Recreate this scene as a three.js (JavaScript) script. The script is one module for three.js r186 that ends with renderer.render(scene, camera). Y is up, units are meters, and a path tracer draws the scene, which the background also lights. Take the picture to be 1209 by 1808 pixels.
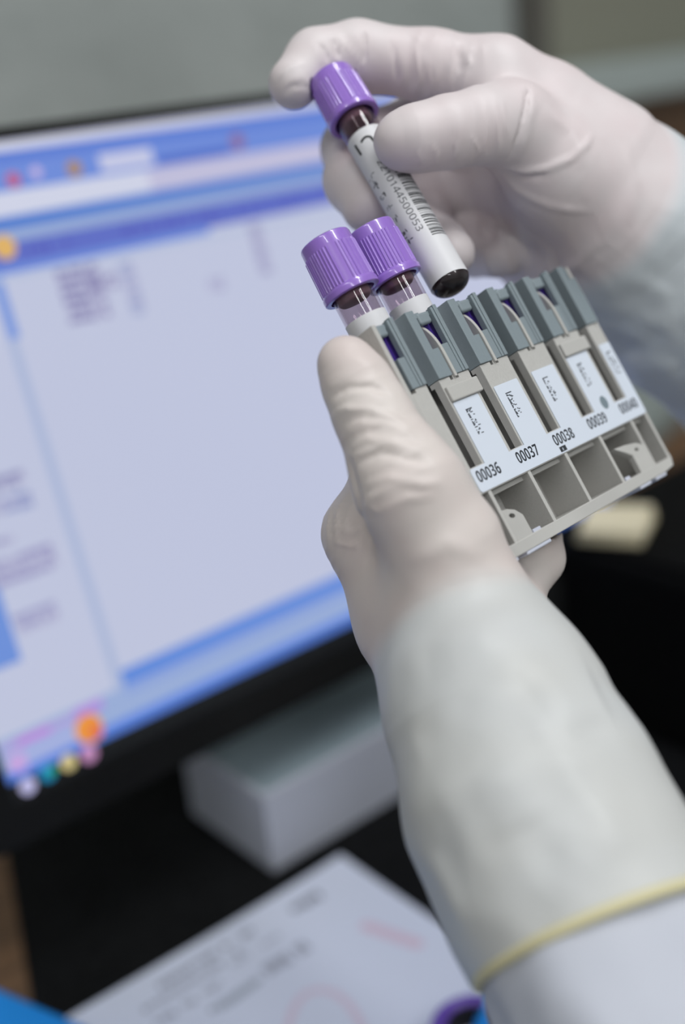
import * as THREE from 'three';
import { RoundedBoxGeometry } from 'three/addons/geometries/RoundedBoxGeometry.js';
import { mergeGeometries } from 'three/addons/utils/BufferGeometryUtils.js';
import { RectAreaLightUniformsLib } from 'three/addons/lights/RectAreaLightUniformsLib.js';

// ------------------------------------------------------------------ camera, light, exposure
const scene = new THREE.Scene();
scene.background = new THREE.Color(0x000000);
const camera = new THREE.PerspectiveCamera(46.586, 1209 / 1808, 0.01, 30);
camera.position.set(0, 1.19, 0);
camera.rotation.set(-0.37001, 0, -0.1021);
camera.focus = 0.356;
camera.userData.fStop = 3.3;
const renderer = new THREE.WebGLRenderer({ antialias: true });
renderer.toneMapping = THREE.LinearToneMapping;
renderer.toneMappingExposure = 0.2;
renderer.shadowMap.enabled = true;
RectAreaLightUniformsLib.init();

const TURN = 0.66644;                                   // the room stands turned to the camera
const ALONG = new THREE.Vector3(Math.cos(TURN), 0, -Math.sin(TURN));   // along the back wall, to the right
const OUT = new THREE.Vector3(Math.sin(TURN), 0, Math.cos(TURN));      // from the back wall into the room
const room = (a, y, o) => new THREE.Vector3(0, y, 0).addScaledVector(ALONG, a).addScaledVector(OUT, o);
const WALL = -1.083, DESK = 0.75;

const GLOW_LEFT = 95, GLOW_RIGHT = 165;
const PANELS = [[-0.85, 0.3, 'left, over the desk end'], [0.55, 0.3, 'right, over the desk end'], [-0.85, 1.75, 'left, further from the desk'], [0.55, 1.75, 'right, further from the desk']];

// ------------------------------------------------------------------ helpers
const taken = {};
function numbered(name) { const n = taken[name] = (taken[name] ?? -1) + 1; return n ? `${name}_${String(n).padStart(3, '0')}` : name; }
function mulberry(a) { return () => { a |= 0; a = a + 0x6D2B79F5 | 0; let t = Math.imul(a ^ a >>> 15, 1 | a); t = t + Math.imul(t ^ t >>> 7, 61 | t) ^ t; return ((t ^ t >>> 14) >>> 0) / 4294967296; }; }
function flat(list) { return list.length > 1 ? mergeGeometries(list.map((g) => (g.index ? g.toNonIndexed() : g))) : list[0]; }
function mesh(name, geometry, material, parent) {
  const m = new THREE.Mesh(Array.isArray(geometry) ? flat(geometry) : geometry, material);
  m.name = name; m.castShadow = m.receiveShadow = true; if (parent) parent.add(m); return m;
}
function thing(name, label, category, group) {
  const o = new THREE.Group(); o.name = numbered(name); scene.add(o);
  o.userData = { label, category }; if (group) o.userData.group = group; return o;
}
function tag(o, label, category, group) { o.userData = { label, category }; if (group) o.userData.group = group; return o; }
function struct(name, geometry, material) { const m = mesh(name, geometry, material, scene); m.userData.kind = 'structure'; return m; }
// boxes given by their limits; r rounds the edges
function box(x0, x1, y0, y1, z0, z1, r = 0, seg = 2) {
  const g = r > 0 ? new RoundedBoxGeometry(x1 - x0, y1 - y0, z1 - z0, seg, r) : new THREE.BoxGeometry(x1 - x0, y1 - y0, z1 - z0);
  return g.translate((x0 + x1) / 2, (y0 + y1) / 2, (z0 + z1) / 2);
}
const mm = (...a) => box(...a.map((v, i) => (i < 7 ? v / 1000 : v)));
function std(color, roughness, extra = {}) { return new THREE.MeshPhysicalMaterial({ color, roughness, ...extra }); }
// value noise in 3D
const hash = (x, y, z) => { let h = Math.imul(x, 374761393) + Math.imul(y, 668265263) + Math.imul(z, 2147483647 ^ 0x5bd1e995); h = Math.imul(h ^ (h >>> 13), 1274126177); return ((h ^ (h >>> 16)) >>> 0) / 4294967296; };
function noise(x, y, z) {
  const i = Math.floor(x), j = Math.floor(y), k = Math.floor(z); let u = x - i, v = y - j, w = z - k;
  u = u * u * (3 - 2 * u); v = v * v * (3 - 2 * v); w = w * w * (3 - 2 * w);
  const L = (a, b, t) => a + (b - a) * t;
  return L(L(L(hash(i, j, k), hash(i + 1, j, k), u), L(hash(i, j + 1, k), hash(i + 1, j + 1, k), u), v),
    L(L(hash(i, j, k + 1), hash(i + 1, j, k + 1), u), L(hash(i, j + 1, k + 1), hash(i + 1, j + 1, k + 1), u), v), w) * 2 - 1;
}
function noiseTexture(size, fn, srgb, repeat) {
  const d = new Uint8Array(size * size * 4);
  for (let y = 0; y < size; y++) for (let x = 0; x < size; x++) { const c = fn(x / size, y / size); const k = (y * size + x) * 4; d[k] = c[0]; d[k + 1] = c[1]; d[k + 2] = c[2]; d[k + 3] = 255; }
  const t = new THREE.DataTexture(d, size, size); t.magFilter = THREE.LinearFilter; t.minFilter = THREE.LinearMipmapLinearFilter; t.generateMipmaps = true;
  t.wrapS = t.wrapT = THREE.RepeatWrapping; if (repeat) t.repeat.set(...repeat); if (srgb) t.colorSpace = THREE.SRGBColorSpace; t.needsUpdate = true; return t;
}
function canvas(w, h, draw, srgb = true) {
  const c = document.createElement('canvas'); c.width = w; c.height = h; draw(c.getContext('2d'), w, h);
  const t = new THREE.CanvasTexture(c); if (srgb) t.colorSpace = THREE.SRGBColorSpace; t.anisotropy = 8; return t;
}
// periodic grain so that a repeat shows no seam
const grainAt = (u, v, s, seed) => { const a = u * Math.PI * 2, b = v * Math.PI * 2; return noise(Math.cos(a) * s + seed, Math.sin(a) * s + Math.cos(b) * s, Math.sin(b) * s + seed * 2); };

// ------------------------------------------------------------------ room
const wallTex = noiseTexture(256, (u, v) => { const g = 128 + 7 * grainAt(u, v, 3, 3) + 5 * grainAt(u, v, 16, 9); return [g + 38, g + 44, g + 42]; }, true, [3, 2]);
const M = {
  white: std(0xeef0f0, 0.9), wall: std(0xffffff, 0.85, { map: wallTex }),
  olive: std(0x8a8a7c, 0.8), post: std(0x5d5a54, 0.7), ledge: std(0xa9b3b1, 0.55),
  ceiling: std(0xeeeeea, 0.95), floor: std(0x9a9a98, 0.6),
};
const roomBox = (name, a0, a1, y0, y1, o0, o1, m, r = 0) => { const k = struct(name, box(a0, a1, y0, y1, o0, o1, r), m); k.rotation.y = TURN; return k; };
roomBox('floor', -2.6, 2.6, -0.1, 0, WALL - 0.1, 3.6, M.floor);
roomBox('ceiling', -2.6, 2.6, 2.7, 2.8, WALL - 0.1, 3.6, M.ceiling);
roomBox('wall_back', -2.6, 2.6, 0, 2.7, WALL - 0.1, WALL, M.wall);
roomBox('wall_front', -2.6, 2.6, 0, 2.7, 3.5, 3.6, M.white);
roomBox('wall_left', -2.6, -2.5, 0, 2.7, WALL, 3.5, M.white);
roomBox('wall_right', 2.5, 2.6, 0, 2.7, WALL, 3.5, M.white);

for (const [a, o, where] of PANELS) {
  const fit = thing('ceiling_light', `long white ceiling light in the row on the ${where}`, 'light', 'ceiling panel lights');
  fit.position.copy(room(a, 2.7, o)); fit.rotation.y = TURN + Math.PI / 2;
  mesh('frame', [box(-0.62, 0.62, -0.015, 0, -0.09, -0.07), box(-0.62, 0.62, -0.015, 0, 0.07, 0.09), box(-0.62, -0.6, -0.015, 0, -0.07, 0.07), box(0.6, 0.62, -0.015, 0, -0.07, 0.07)], std(0xe8e8e8, 0.5), fit);
  mesh('diffuser', box(-0.6, 0.6, -0.008, 0, -0.07, 0.07), new THREE.MeshStandardMaterial({ color: 0xffffff, emissive: new THREE.Color(1, 0.99, 0.97), emissiveIntensity: 6, roughness: 0.6 }), fit);
  const l = new THREE.RectAreaLight(new THREE.Color(0.97, 0.99, 1), a < 0 ? GLOW_LEFT : GLOW_RIGHT, 1.2, 0.14);
  l.position.set(0, -0.012, 0); l.rotation.x = -Math.PI / 2; fit.add(l);
}
// recessed darker panel, its post and the ledge under it, wood lining below
roomBox('trim_1', 1.2, 1.236, 1.14, 2.7, WALL, WALL + 0.03, M.post, 0.003);
roomBox('trim_2', 1.236, 2.5, 1.14, 2.7, WALL, WALL + 0.012, M.olive);
roomBox('trim_3', 1.1, 2.5, 1.092, 1.142, WALL, WALL + 0.085, M.ledge, 0.006);
const woodTex = (r, g, b) => noiseTexture(512, (u, v) => { const k = grainAt(u * 1, v * 1, 1.2, 5); const line = grainAt(u, (v * 6 + k * 0.35) % 1, 4, 21); const fine = grainAt(u * 2 % 1, v * 9 % 1, 14, 31); const s = 1 + 0.16 * line + 0.1 * fine; return [r * s, g * s, b * s]; }, true, [2, 2]);
M.wood = std(0xffffff, 0.6, { map: woodTex(112, 84, 60) });
roomBox('trim_4', 1.1, 2.5, DESK, 1.092, WALL, WALL + 0.02, M.wood);

// ------------------------------------------------------------------ desk and what lies on it
const onDesk = (o, a, y, out, turn = 0) => { o.position.copy(room(a, y, out)); o.rotation.y = TURN + turn; return o; };
{
  const t = thing('desk', 'brown wooden desk running along the back wall under the monitor', 'desk');
  onDesk(t, 0.4, 0, -0.6);
  mesh('desktop', box(-1.2, 1.2, DESK - 0.03, DESK, WALL + 0.6 + 0.021, 0.42, 0.003), M.wood, t);
  for (const x of [-1.15, 1.15]) mesh('leg', box(x - 0.02, x + 0.02, 0, DESK - 0.03, -0.4, 0.38, 0.003), M.wood, t);
}
// a plate cut from corners given along the wall / out into the room
function plate(corners, thick, bevel = 0.0006) {
  const s = new THREE.Shape(corners.map(([a, o]) => new THREE.Vector2(a, -o)));
  return new THREE.ExtrudeGeometry(s, { depth: thick - 2 * bevel, bevelEnabled: true, bevelThickness: bevel, bevelSize: bevel, bevelSegments: 1 }).rotateX(-Math.PI / 2).translate(0, bevel, 0);
}
{
  const m = mesh('desk_mat', plate([[0.0, 0.0], [-0.115, 0.32], [0.85, 0.4], [0.85, -0.045]], 0.003), std(0xffffff, 0.85, { specularIntensity: 0.35, map: noiseTexture(256, (u, v) => { const g = 10 + 4 * grainAt(u, v, 20, 4) + 5 * grainAt(u, v, 4, 8); return [g, g + 1, g + 3]; }, true, [6, 6]) }), scene);
  m.name = numbered('desk_mat'); tag(m, 'black matte desk mat spread on the brown desk', 'desk mat');
  onDesk(m, 0.215, DESK, -0.66);
}
// monitor
const SW = 0.465, SB = -0.012, ST = 0.3;
const screenTex = canvas(1488, 1000, (c, w, h) => {
  const X = (u) => u / (SW * 1000) * w, Y = (v) => (300 - v) / 312 * h;
  const R = (col, u0, u1, v0, v1) => { c.fillStyle = col; c.fillRect(X(u0), Y(v1), X(u1) - X(u0), Y(v0) - Y(v1)); };
  const dot = (col, u, v, r) => { c.fillStyle = col; c.beginPath(); c.arc(X(u), Y(v), r / (SW * 1000) * w, 0, 7); c.fill(); };
  R('#c4cae3', 0, 465, -12, 300);
  R('#d3d6ea', 0, 465, 294, 300);
  R('#5b7dd8', 0, 465, 288, 294); R('#6f8ede', 0, 465, 273, 288);
  R('#c9cdea', 146, 178, 277, 286); R('#4f6ac8', 180, 228, 276, 280);
  dot('#c25f86', 97, 280, 3.6); dot('#c6b7e6', 110, 282, 3); dot('#b08a5a', 131, 281, 4); dot('#8e6a9c', 234, 282, 4.5);
  R('#d4d8ec', 0, 172, 263, 275); R('#c5c3e0', 172, 465, 263, 275);
  R('#4a7ad2', 0, 465, 257, 263); R('#98add9', 0, 465, 251, 257); R('#5f6fc9', 0, 465, 239, 251); R('#6f8fe0', 0, 200, 236, 240);
  const rnd = mulberry(7);
  c.fillStyle = 'rgba(70,70,170,0.55)'; for (let u = 90; u < 460; u += 3 + rnd() * 5) if (rnd() > 0.3) c.fillRect(X(u), Y(248), X(2), 12 + rnd() * 8);
  dot('#e3b568', 82, 249, 6);
  R('#7d9be0', 70, 76, 205, 238);
  R('#aebbdc', 69, 74, 14, 205); R('#b9c4de', 0, 465, 233, 235);
  const text = (u0, u1, v0, v1, col) => { c.fillStyle = 'rgba(140,135,180,0.25)'; c.fillRect(X(u0), Y(v1), X(u1) - X(u0), Y(v0) - Y(v1)); c.fillStyle = col; for (let v = v1; v > v0; v -= 5) for (let u = u0; u < u1 - 1; u += 2.6) if (rnd() > 0.25) c.fillRect(X(u), Y(v), X(1.9), (2.8 / 312) * h * (0.7 + 0.5 * rnd())); };
  text(104, 128, 205, 233, 'rgba(110,105,160,0.85)'); text(120, 138, 218, 226, 'rgba(110,105,160,0.8)');
  text(140, 148, 204, 230, 'rgba(130,150,200,0.6)'); text(226, 234, 208, 236, 'rgba(120,115,165,0.6)'); text(190, 200, 205, 212, 'rgba(140,140,185,0.4)');
  text(30, 57, 137, 143, 'rgba(110,110,165,0.7)'); text(26, 57, 125, 132, 'rgba(110,130,190,0.7)'); text(20, 60, 92, 104, 'rgba(130,125,180,0.7)'); text(29, 52, 66, 76, 'rgba(130,130,185,0.6)');
  text(20, 42, 110, 114, 'rgba(120,120,170,0.5)');
  R('#6f93de', 0, 27, 54, 92);
  R('#5f8be0', 74, 465, 21, 29); R('#9db2dd', 0, 465, 4, 21); R('#8ea6e0', 74, 465, 16, 21); R('#5b85e4', 0, 465, -1, 5);
  R('#b9a2e0', 4, 44, 15, 18); R('#c48be0', 12, 30, 14.5, 18.5); R('#b78fe2', 44, 60, 15, 20); R('#a7b4e4', 6, 44, 4, 14); R('#c9a9e4', 5, 14, 3, 12);
  dot('#f09a3c', 49, 8, 7.5); dot('#e8764c', 52, 5, 4);
  R('#070a10', 0, 465, -12, -1);
  dot('#c4c2ee', 10.5, -5.5, 4.2); dot('#0d8fc0', 22, -4, 4.2); dot('#2a9a6a', 24.5, -3.5, 2.4); dot('#d9c98c', 33.5, -3.5, 4.2); dot('#c78fc0', 45, -4, 4.6);
});
{
  const t = thing('monitor', 'black-framed computer monitor showing a blue windowed table program', 'monitor');
  t.position.set(...[-0.1762, 0.87469, -0.4954]); t.quaternion.set(...[-0.12306, 0.32428, 0.04275, 0.93695]);
  const black = std(0x050506, 0.7, { specularIntensity: 0.5 });
  const b = 0.006, chin = 0.018;
  const outer = new THREE.Shape([[-0.014, SB - chin], [SW + b, SB - chin], [SW + b, ST + 0.004], [-0.014, ST + 0.004]].map((p) => new THREE.Vector2(...p)));
  outer.holes.push(new THREE.Path([[0, SB], [0, ST], [SW, ST], [SW, SB]].map((p) => new THREE.Vector2(...p))));
  mesh('bezel', new THREE.ExtrudeGeometry(outer, { depth: 0.012, bevelEnabled: true, bevelSize: 0.001, bevelThickness: 0.001, bevelSegments: 2 }).translate(0, 0, -0.009), black, t);
  mesh('back_housing', box(-0.013, SW + 0.005, SB - chin + 0.001, ST + 0.003, -0.04, -0.0085, 0.008), black, t);
  const g = new THREE.PlaneGeometry(SW, ST - SB).translate(SW / 2, (ST + SB) / 2, 0);
  mesh('screen', g, new THREE.MeshStandardMaterial({ color: 0x050505, roughness: 0.35, emissive: 0xffffff, emissiveMap: screenTex, emissiveIntensity: 4.6 }), t);
  const l = new THREE.RectAreaLight(new THREE.Color(0.72, 0.78, 1), 0.4, SW, ST - SB);
  l.position.set(SW / 2, (ST + SB) / 2, 0.003); l.rotation.y = Math.PI; t.add(l);
  const neck = mesh('stand_neck', [box(-0.03, 0.03, -0.085, 0.1, -0.125, -0.098, 0.006), box(-0.03, 0.03, 0.04, 0.1, -0.1, -0.039, 0.004)], black, t); neck.position.set(SW / 2, 0, 0);
  // the foot stands level on the mat
  const foot = mesh('stand_foot', new THREE.CylinderGeometry(0.085, 0.088, 0.01, 48), black, t);
  t.updateMatrixWorld(); foot.position.copy(t.worldToLocal(room(0.4, DESK + 0.0085, -0.662))); foot.quaternion.copy(t.quaternion).invert();
}
// shallow white box under the monitor
{
  const t = thing('cardboard_box', 'shallow open white box standing under the monitor, grey inside', 'box');
  onDesk(t, 0.302, DESK + 0.003, -0.482);
  const card = std(0xb9bcc8, 0.8), L = 0.24, Wd = 0.085, H = 0.052, th = 0.003;
  const wall = (x0, x1, z0, z1) => mesh('side_panel', box(x0, x1, 0, H, z0, z1, 0.0008), card, t);
  wall(0, L, -th, 0); wall(0, L, -Wd, -Wd + th); wall(0, th, -Wd + th, -th); wall(L - th, L, -Wd + th, -th);
  mesh('inner_tray', box(th, L - th, 0, H - 0.006, -Wd + th, -th), std(0x93a3ac, 0.8), t);
}
// form with a red stamp
{
  const tex = canvas(1024, 736, (c, w, h) => {
    c.fillStyle = '#d3d9ec'; c.fillRect(0, 0, w, h);
    const X = (a) => (a - 0.04) / 0.297 * w, Y = (o) => (o + 0.463) / 0.21 * h, rnd = mulberry(3);
    const line = (a0, a1, o, hgt, col) => { c.fillStyle = col; for (let a = a0; a < a1; a += 0.004) if (rnd() > 0.2) c.fillRect(X(a), Y(o), X(0.0432) , hgt * (0.6 + 0.5 * rnd())); };
    line(0.288, 0.31, -0.449, 26, 'rgba(70,72,86,0.75)');
    line(0.2, 0.262, -0.452, 16, 'rgba(90,92,106,0.6)'); line(0.19, 0.25, -0.443, 14, 'rgba(90,92,106,0.5)');
    line(0.25, 0.275, -0.424, 30, 'rgba(100,102,116,0.55)'); line(0.21, 0.245, -0.42, 18, 'rgba(90,100,110,0.5)');
    line(0.19, 0.235, -0.432, 14, 'rgba(90,92,106,0.5)'); line(0.24, 0.27, -0.438, 12, 'rgba(110,112,126,0.35)');
    c.strokeStyle = 'rgba(214,130,150,0.3)'; c.lineWidth = 26; c.lineCap = 'round'; c.beginPath(); c.moveTo(X(0.3085), Y(-0.408)); c.lineTo(X(0.318), Y(-0.379)); c.stroke();
    c.strokeStyle = 'rgba(214,140,160,0.25)'; c.lineWidth = 15; c.beginPath(); c.ellipse(X(0.243), Y(-0.362), 62, 120, 0.5, 0, 7); c.stroke();
  });
  const g = new THREE.PlaneGeometry(0.297, 0.21, 40, 30).rotateX(-Math.PI / 2).translate(0.1485, 0, 0.105), p = g.attributes.position;
  for (let i = 0; i < p.count; i++) { const x = p.getX(i), z = p.getZ(i); p.setY(i, 0.0012 + 0.006 * Math.pow(Math.max(0, 1 - z / 0.1), 2) * (0.6 + 0.4 * Math.sin(x * 14 + 1))); }
  g.computeVertexNormals();
  const under = g.clone(); { const q = under.attributes.position; for (let i = 0; i < q.count; i++) q.setY(i, q.getY(i) - 0.0005); under.index.array.reverse(); under.computeVertexNormals(); }
  const m = mesh(numbered('paper_form'), [g, under], std(0xffffff, 0.85, { map: tex }), scene);
  tag(m, 'white printed form with faint red stamps lying on the black mat', 'paper');
  onDesk(m, 0.04, DESK + 0.0032, -0.463);
}
{
  const m = mesh(numbered('folder'), plate([[0.0000, 0.0000], [0.0898, 0.2546], [-0.1271, 0.3311], [-0.2169, 0.0765]], 0.018, 0.003), std(0x0f86dd, 0.5), scene);
  tag(m, 'bright blue folder at the lower left, on the paper edge', 'folder'); onDesk(m, 0.1302, DESK + 0.0105, -0.5004);
}
{ // tape roll and blue cap by the left sleeve
  const t = thing('tape_roll', 'small purple tape roll lying on the form beside the sleeve', 'tape'); onDesk(t, 0.290, DESK + 0.0046, -0.310);
  const pr = [[0.013, 0], [0.02, 0], [0.0205, 0.0008], [0.0205, 0.0112], [0.02, 0.012], [0.013, 0.012], [0.013, 0]].map((p) => new THREE.Vector2(...p));
  mesh('tape', new THREE.LatheGeometry(pr, 48), std(0x5b3fa0, 0.4), t);
  mesh('core', new THREE.LatheGeometry([[0.0115, 0], [0.0129, 0], [0.0129, 0.012], [0.0115, 0.012], [0.0115, 0]].map((p) => new THREE.Vector2(...p)), 40), std(0x15131c, 0.7), t);
  const p = thing('pen_cap', 'blue pen cap lying on the form behind the purple tape roll', 'pen cap'); onDesk(p, 0.306, DESK + 0.0102, -0.316, 0.5);
  mesh('shell', new THREE.LatheGeometry([[0, -0.02], [0.0042, -0.0195], [0.0045, -0.018], [0.0052, 0.018], [0.0048, 0.019], [0, 0.019]].map((q) => new THREE.Vector2(...q)), 28).rotateZ(Math.PI / 2), std(0x1583d8, 0.35), p);
  mesh('clip', box(-0.014, 0.018, 0.0048, 0.0066, -0.0015, 0.0015, 0.0006), std(0x1583d8, 0.35), p);
}
// dark devices on the right
{
  const black = std(0x030303, 0.9, { specularIntensity: 0.3 }), t = thing('label_printer', 'squat black desktop device with a dark red front strip, right of the rack', 'device');
  onDesk(t, 0.555, DESK + 0.003, -0.408);
  mesh('body', box(0, 0.15, 0, 0.122, -0.075, 0.05, 0.008), black, t);
  mesh('lid', box(0.004, 0.146, 0.1221, 0.1265, -0.071, 0.046, 0.002), black, t);
  mesh('front_strip', box(0.03, 0.048, 0.02, 0.09, 0.0501, 0.0521, 0.0008), std(0x4a0606, 0.5), t);
  const c = thing('notepad', 'cream notepad lying on top of the black device', 'notepad'); onDesk(c, 0.582, DESK + 0.1296, -0.453, 0.45);
  for (let k = 0; k < 3; k++) mesh('sheet', box(-0.024, 0.024, k * 0.0032, k * 0.0032 + 0.003, -0.021, 0.021, 0.0008).rotateY(k * 0.05), std([0xcabf9c, 0xd2c7a6, 0xd6ccae][k], 0.8), c);
}
{
  const t = thing('card_reader', 'small grey desktop reader with a red button, in front of the black device', 'reader'); onDesk(t, 0.6, DESK + 0.003, -0.32);
  mesh('body', box(-0.03, 0.05, 0, 0.028, -0.03, 0.03, 0.006), std(0x4a4b4f, 0.6), t);
  mesh('button', new THREE.LatheGeometry([[0, 0.0045], [0.005, 0.004], [0.0065, 0.002], [0.0068, 0]].map((q) => new THREE.Vector2(...q)), 28).translate(0.004, 0.028, 0), std(0xb01818, 0.4), t);
}
{
  const t = thing('metal_case', 'long flat grey metal case lying across the desk behind the rack', 'case'); onDesk(t, 1.0, DESK + 0.003, -0.79, 0.28);
  mesh('case_body', box(-0.26, 0.3, 0, 0.03, -0.05, 0.05, 0.005), std(0x8e9896, 0.5), t);
  mesh('case_lid', box(-0.258, 0.298, 0.0301, 0.04, -0.048, 0.048, 0.004), std(0x98a2a0, 0.5), t);
}
{
  const t = thing('keyboard', 'black computer keyboard on the mat in the dark lower right', 'keyboard'); onDesk(t, 0.58, DESK + 0.003, -0.22);
  mesh('tray', box(-0.1, 0.26, 0, 0.014, -0.06, 0.07, 0.004), std(0x08080a, 0.6), t);
  const key = box(-0.0082, 0.0082, 0.0141, 0.0205, -0.0082, 0.0082, 0.0015), km = std(0x0e0f12, 0.5);
  for (let r = 0; r < 6; r++) for (let k = 0; k < 18; k++) { const m = mesh('key', key, km, t); m.position.set(-0.088 + k * 0.0196 + (r % 3) * 0.002, 0, -0.049 + r * 0.0205); }
}

// ------------------------------------------------------------------ sample rack (millimetres along its own axes; front at z = 0)
const PITCH = 20, GAP = 5.7, LEFT = -11.8, RIGHT = 90.3;
const greyTex = noiseTexture(128, (u, v) => { const g = 236 + 8 * grainAt(u, v, 14, 2); return [g, g, g]; }, true, [1, 1]);
M.rack = std(0xc6c4c0, 0.5, { map: greyTex }); M.clip = std(0x8b979d, 0.5, { map: greyTex });
M.paintedReflection = std(0x3d2a78, 0.25); M.pad = std(0xc3c6d4, 0.45);  // the dark purple imitates reflected light, put into the colour
{
  const t = thing('tube_rack', 'light grey five-slot tube rack with dark grey clips held in the lower hand', 'tube rack');
  t.position.set(...[0.04863, 1.05482, -0.30999]); t.quaternion.set(...[-0.26395, 0.37686, 0.09641, 0.88262]);
  // base
  const rail = new THREE.Shape([[LEFT, -2.6], [LEFT + 0.4, -3], [RIGHT - 6, -3], [RIGHT - 1.2, -2.4], [RIGHT, 0], [RIGHT, 1.4], [RIGHT - 1.6, 0.2], [LEFT, 0.2]].map((p) => new THREE.Vector2(p[0] / 1000, p[1] / 1000)));
  mesh('base_rail', new THREE.ExtrudeGeometry(rail, { depth: 0.0214, bevelEnabled: true, bevelSize: 0.0003, bevelThickness: 0.0003, bevelSegments: 2 }).translate(0, 0, -0.0217), M.rack, t);
  for (const [a, b] of [[-10.6, -2.2], [2.2, 14.6], [66.8, 74], [77, 84]]) mesh('foot_pad', mm(a, b, -4.4, -2.9, -20, -0.3, 0.5), M.pad, t);
  mesh('end_wall', mm(LEFT, LEFT + 1.7, 0, 73.4, -22, 0, 0.35), M.rack, t);
  mesh('end_wall', mm(RIGHT - 1.5, RIGHT, 0, 73.4, -22, 0, 0.35), M.rack, t);
  mesh('front_panel', mm(LEFT + 0.6, RIGHT - 0.6, 16.9, 25, -3, 0, 0.3), M.rack, t);
  mesh('seat_plate', mm(LEFT + 1.7, RIGHT - 1.5, 15.4, 16.8, -20.5, -3), M.rack, t);
  mesh('back_wall', mm(LEFT + 1.7, RIGHT - 1.5, 0.2, 16, -15.6, -14.2), M.rack, t);
  mesh('back_panel', mm(LEFT + 0.6, RIGHT - 0.6, 11.4, 70, -22, -20.6, 0.3), M.rack, t);
  for (let k = 0; k < 5; k++) mesh('partition', mm(k * PITCH - 0.75, k * PITCH + 0.75, 0.1, 17.2, -14.7, -0.1, 0.25), M.rack, t);
  // gusset tabs with a small hole
  for (const s of [0, 1]) {
    const pts = s ? [[79.3, 0], [79.3, 8.2], [76, 9.7], [70, 10.6], [63.4, 11.2], [68, 8.8], [71.4, 6.6], [71.2, 0]] : [[0.7, 0], [0.7, 10.1], [3, 9.9], [6, 8.7], [8.1, 6.5], [8.2, 0]];
    const sh = new THREE.Shape(pts.map((p) => new THREE.Vector2(p[0] / 1000, p[1] / 1000)));
    const hole = new THREE.Path(); hole.absellipse(s ? 0.0749 : 0.0036, 0.0077, 0.0013, 0.0007, 0, Math.PI * 2, true, -0.25); sh.holes.push(hole);
    mesh('gusset', new THREE.ExtrudeGeometry(sh, { depth: 0.0018, bevelEnabled: true, bevelSize: 0.0002, bevelThickness: 0.0002, bevelSegments: 1, curveSegments: 20 }).translate(0, 0, -0.0021), M.rack, t);
    mesh('rail_step', s ? mm(61.6, 64.4, 0, 1.5, -2.2, -0.2, 0.3) : mm(9, 12.8, 0, 1.4, -2.2, -0.2, 0.3), M.pad, t);
  }
  // dividers with their clips
  for (let d = 1; d <= 6; d++) {
    const xl = d === 1 ? LEFT + 1.7 : PITCH * (d - 2) + GAP / 2, xr = d === 6 ? RIGHT - 1.5 : PITCH * (d - 1) - GAP / 2, w = xr - xl;
    const mid = d === 1 ? xr - 7.1 : xl + 7.1;      // centre line of a full divider
    const body = [mm(xl, xr, 16.9, 50.9, -3, -0.02, 0.3)];
    if (d < 6) body.push(mm(Math.max(xl, mid + 2), xr, 50.5, 52, -4.2, -0.02, 0.15));
    if (d > 1) body.push(mm(xl, Math.min(xr, mid - 2), 50.5, 52, -4.2, -0.02, 0.15));
    if (d > 1 && d < 6) body.push(mm(mid - 0.75, mid + 0.75, 50.5, 52.2, -4.2, -0.02, 0.1));
    const wl = d === 1 ? xl : mid - 2.4, wr = d === 6 ? xr : mid + 2.4;
    body.push(mm(wl, wr, 16.9, 57, -20.5, -2.9));                               // web
    body.push(mm(xl + 0.5, xr - 0.5, 16.9, 68, -20.5, -18.6));
    mesh('divider', body, M.rack, t);
    if (d === 2 || d === 5) mesh('label_stop', mm(xl + 0.4, xr + 0.9, 44.5, 49.3, -0.6, 1.15, 0.5), M.rack, t);
    // clip pieces, left to right
    const c = [], top = 74, low = 52.1;
    if (d > 1) {
      c.push(mm(xl, xl + 3.6, low, top, -4.6, 0.7, 0.3));
      c.push(mm(xl + 3.75, mid - (d === 6 ? -0.5 : 0.6), low, d === 6 ? 69 : 61.2, -4, 0.4, 0.2));
      c.push(mm(xl + 3.4, Math.min(xr, mid), 71.5, 73.3, -4.5, -0.6, 0.3));
    }
    if (d < 6) {
      c.push(mm(mid + 1, xr - 3.0, low, 61.8, -2.2, 0.4, 0.2));
      c.push(mm(xr - 2.85, xr - 1.75, low, top - 0.6, -1.6, 0.5, 0.2));
      c.push(mm(xr - 1.6, xr, low, top, -1.8, 0.7, 0.3));
      c.push(mm(mid, xr - 1.5, 71.5, 73, -4.5, -0.8, 0.3));
    }
    c.push(mm(Math.max(xl, mid - 1.7), Math.min(xr, mid + 3.8), 69.2, 73, -2.6, -0.2, 0.9));
    mesh('clip', c, M.clip, t);
    mesh('painted_reflection', mm(Math.max(xl, mid - 3.2), Math.min(xr, mid + 6.4), 57.5, 71, -3.6, -2.6, 0.3), M.paintedReflection, t);  // added plate, no rack part: its purple paints a reflection in the clip window
    if (d > 1 && d < 6) {                            // thin curved spring between the clip panels
      const s = new THREE.Shape(); s.moveTo(0, 51.5); s.lineTo(0.8, 51.5); s.lineTo(0.8, 59); s.bezierCurveTo(0.8, 63.5, -0.4, 67.2, -2.6, 69.4); s.lineTo(-2.6, 58); s.lineTo(-1.6, 51.5); s.closePath();
      const g = new THREE.ExtrudeGeometry(s, { depth: 0.9, bevelEnabled: true, bevelSize: 0.12, bevelThickness: 0.12, bevelSegments: 1, curveSegments: 14 });
      g.translate(0, 0, -0.45).rotateY(-Math.PI / 2).translate(mid + 0.15, 0, 0).scale(0.001, 0.001, 0.001);
      mesh('spring', g, M.rack, t);
    }
  }
  // one comb-shaped label: a strip with five fingers
  const fing = [];
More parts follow.
